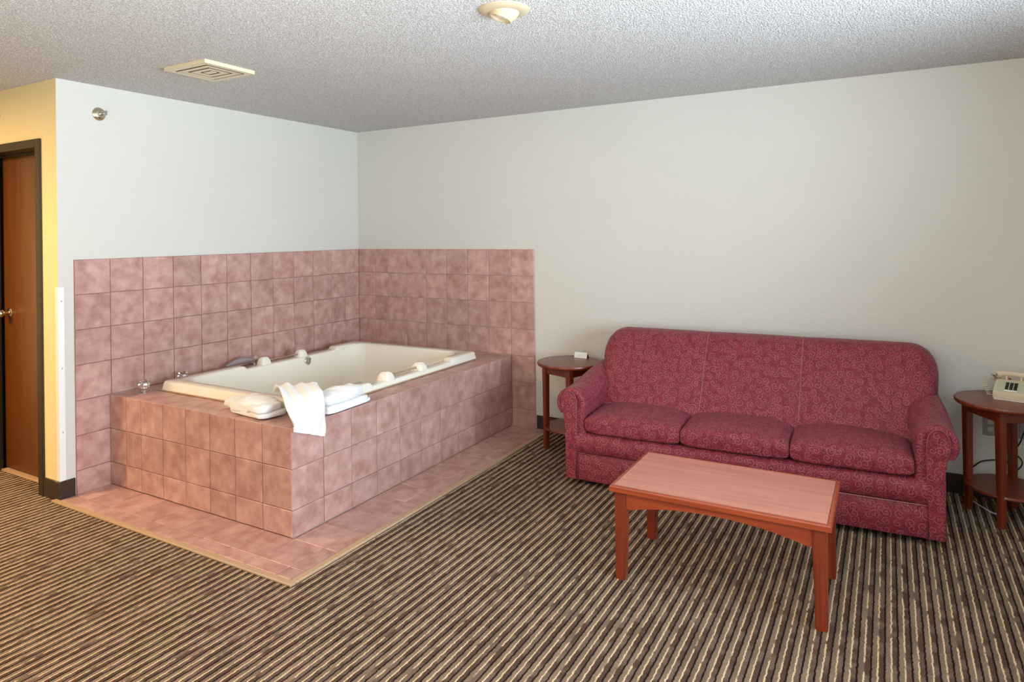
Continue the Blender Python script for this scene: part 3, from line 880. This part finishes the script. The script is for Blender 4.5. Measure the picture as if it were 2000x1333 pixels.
# outlets and cables behind the right table
def plate(x, z, label):
    o = empty('outlet_plate', (x, -.0005, z)); tag(o, label, 'outlet')
    box('cover', (-.036, -.006, -.058), (.036, 0, .058), M_greyp, o, bev=.002)
    for dz in (-.02, .02): box('socket', (-.014, -.0085, dz-.013), (.014, -.006, dz+.013), M_pane, o, bev=.002)
plate(4.662, .408, 'grey wall outlet plate seen left of the end table front leg')
plate(4.826, .410, 'grey wall outlet plate at the right edge of the picture')
def smooth_path(pts, n=8):
    P = [Vector(p) for p in pts]; out = []
    for i in range(len(P)-1):
        p0, p1, p2, p3 = P[max(i-1, 0)], P[i], P[i+1], P[min(i+2, len(P)-1)]
        for k in range(n):
            t = k/n; out.append(.5*((2*p1)+(-p0+p2)*t+(2*p0-5*p1+4*p2-p3)*t*t+(-p0+3*p1-3*p2+p3)*t**3))
    out.append(P[-1]); return out
def cable(pts, r, mat, label):
    o = tube('cable', smooth_path(pts), r, mat, None, 7); tag(o, label, 'cable')
cable([(4.822, -.014, .42), (4.806, -.020, .38), (4.79, -.020, .33), (4.76, -.020, .285), (4.73, -.020, .268), (4.775, -.02, .262), (4.799, -.02, .235), (4.795, -.02, .205), (4.77, -.02, .175), (4.735, -.022, .150), (4.72, -.03, .11), (4.72, -.05, .03), (4.75, -.06, .006)], .0035, M_black, 'black cord looping down the wall right of the end table leg')
cable([(4.520, -.03, .012), (4.535, -.022, .10), (4.553, -.02, .140), (4.585, -.018, .175), (4.615, -.018, .203), (4.66, -.018, .218), (4.70, -.018, .225), (4.74, -.018, .215)], .004, M_black, 'thick black cord arching across the wall behind the end table')
cable([(4.53, -.03, .004), (4.56, -.09, .004), (4.60, -.17, .004), (4.64, -.24, .004), (4.70, -.26, .004)], .0035, M_white, 'thin white cord lying on the carpet under the right end table')

# ------------------------------------------------------------------ ceiling fittings
cl = empty('ceiling_downlight', (2.80, -2.150, H)); tag(cl, 'round cream eyeball downlight in the ceiling near the top edge', 'light fitting')
lathe('trim_ring', [(.062, -.014), (.070, -.016), (.095, -.010), (.106, -.004), (.107, -.0003), (.060, -.0003)], M_trim, cl, 48, angle=40)
bm = bmesh.new(); n = 20; prof_ = []
tilt = Matrix.Translation((0, 0, .012)) @ Matrix.Rotation(math.radians(-20), 4, Vector((.45, -.89, 0)).normalized())
prof_ = [(0.055*1.0, .0)]
prof_ = [(.0, -.030), (.040, -.030), (.041, -.052), (.046, -.053)] + [(.068*math.cos(math.radians(a)), -.068*math.sin(math.radians(a))) for a in (44, 36, 28, 20, 12, 4, -4)]
add_lathe(bm, prof_, 36, tilt); finish(bm, 'eyeball', M_trim, cl, angle=35)
lathe('lens', [(0, -.036), (.038, -.036), (.038, -.033), (0, -.033)], M_paper, cl, 24, tilt)
lathe('shadow_gap', [(.0625, -.003), (.0625, -.0004), (.0, -.0004), (0, -.003)], M_black, cl, 32)

vt = empty('ceiling_vent', (.921, -2.155, H)); tag(vt, 'square cream ceiling air vent with nested louvres above the tub', 'vent')
vx, vy = .172, .156
def sq_ring(name, ox, oy, wd, z0, z1, flare, mat):
    """square louvre: outer edge high, inner edge low"""
    bm = bmesh.new(); R_ = []
    for (a, z) in ((0, z0), (wd, z1), (wd, z1+.0025), (0, z0+.0025)):
        R_.append([bm.verts.new((sx*(ox-a), sy*(oy-a), z)) for sx, sy in ((-1, -1), (1, -1), (1, 1), (-1, 1))])
    for i in range(4):
        P_, Q = R_[i], R_[(i+1) % 4]
        for k in range(4): bm.faces.new((P_[k], P_[(k+1) % 4], Q[(k+1) % 4], Q[k]))
    return finish(bm, name, mat, vt, smooth=False)
def vent_ring(name, ox, oy, wd, z0, z1, mat):
    bm = bmesh.new(); R_ = []
    for (a, z) in ((0, -.0005 if name == 'frame' else z0+.001), (0, z0), (wd, z1), (wd, z1+.001)):
        R_.append([bm.verts.new((sx*(ox-a), sy*(oy-a), z)) for sx, sy in ((-1, -1), (1, -1), (1, 1), (-1, 1))])
    for i in range(4):
        P_, Q = R_[i], R_[(i+1) % 4]
        for k in range(4): bm.faces.new((P_[k], P_[(k+1) % 4], Q[(k+1) % 4], Q[k]))
    return finish(bm, name, mat, vt, smooth=False)
vent_ring('frame', vx, vy, .036, -.020, -.020, M_vent)
box('dark_gap_plate', (-vx+.034, -vy+.034, -.0185), (vx-.034, vy-.034, -.0008), M_black, vt, smooth=False)  # black plate imitates the shade in the gaps between louvres
for o_ in (.048, .092):
    vent_ring('louvre', vx-o_, vy-o_, .031, -.021, -.0205, M_vent)
box('center_plate', (-.034, -.018, -.021), (.034, .018, -.0187), M_vent, vt, smooth=False)

def sprinkler(name, loc, rot, label):
    e = empty(name, loc, 0); e.rotation_euler = rot; tag(e, label, 'sprinkler')
    lathe('escutcheon', [(.040, 0), (.040, .003), (.034, .010), (.020, .014), (.017, .022), (0, .022)], M_brass, e, 28)
    lathe('body', [(.012, .020), (.012, .034), (.008, .036), (.008, .046)], M_chrome, e, 16)
    for s in (-1, 1): tube('frame_arm', [(s*.008, 0, .044), (s*.012, 0, .055), (s*.009, 0, .066), (0, 0, .071)], .0022, M_chrome, e, 8)
    box('deflector', (-.014, -.010, .070), (.014, .010, .0725), M_chrome, e, bev=.001)
sprinkler('fire_sprinkler', (.0005, -2.248, 2.268), (0, PI/2, 0), 'chrome sidewall sprinkler high on the wall above the tub')
sprinkler('fire_sprinkler', (-.690, LY-.0005, 2.285), (PI/2, 0, 0), 'chrome sprinkler cut off at the left edge above the door')

# ------------------------------------------------------------------ door
df = struct(empty('door_1', (0, 0, 0)))
YB = -2.372
boxes('door_frame', [((DX1-.053, LY-.012, 0), (DX1, LY+.10, DZ)), ((DX0, LY-.012, 0), (DX0+.05, LY+.10, DZ)), ((DX0+.05, LY-.012, DZ-.050), (DX1-.053, LY+.10, DZ)),
       ((DX0+.05, LY+.085, DZ-.062), (DX1-.053, LY+.10, DZ-.050))], M_frame, df, bev=.002)
slab = box('door_slab', (DX0+.054, YB, .022), (DX1-.057, YB+.040, DZ-.056), M_door, df, smooth=False)
hd = lathe('door_knob', [(.031, 0), (.031, .004), (.024, .009), (.011, .012), (.011, .034), (.018, .038), (.027, .048), (.028, .058), (.022, .068), (0, .072)], M_brass, slab, 28,
      Matrix.Translation((-.822, YB-.0003, 1.035)) @ Matrix.Rotation(PI/2, 4, 'X'))
box('threshold', (DX0+.05, LY+.085, 0), (DX1-.053, YB+.06, .012), M_strip, df, bev=.003)
box('door_back_panel', (DX0-.1, LY+.13, 0), (DX1+.04, LY+.16, H), M_black, df, smooth=False)  # black panel closing the opening behind the door
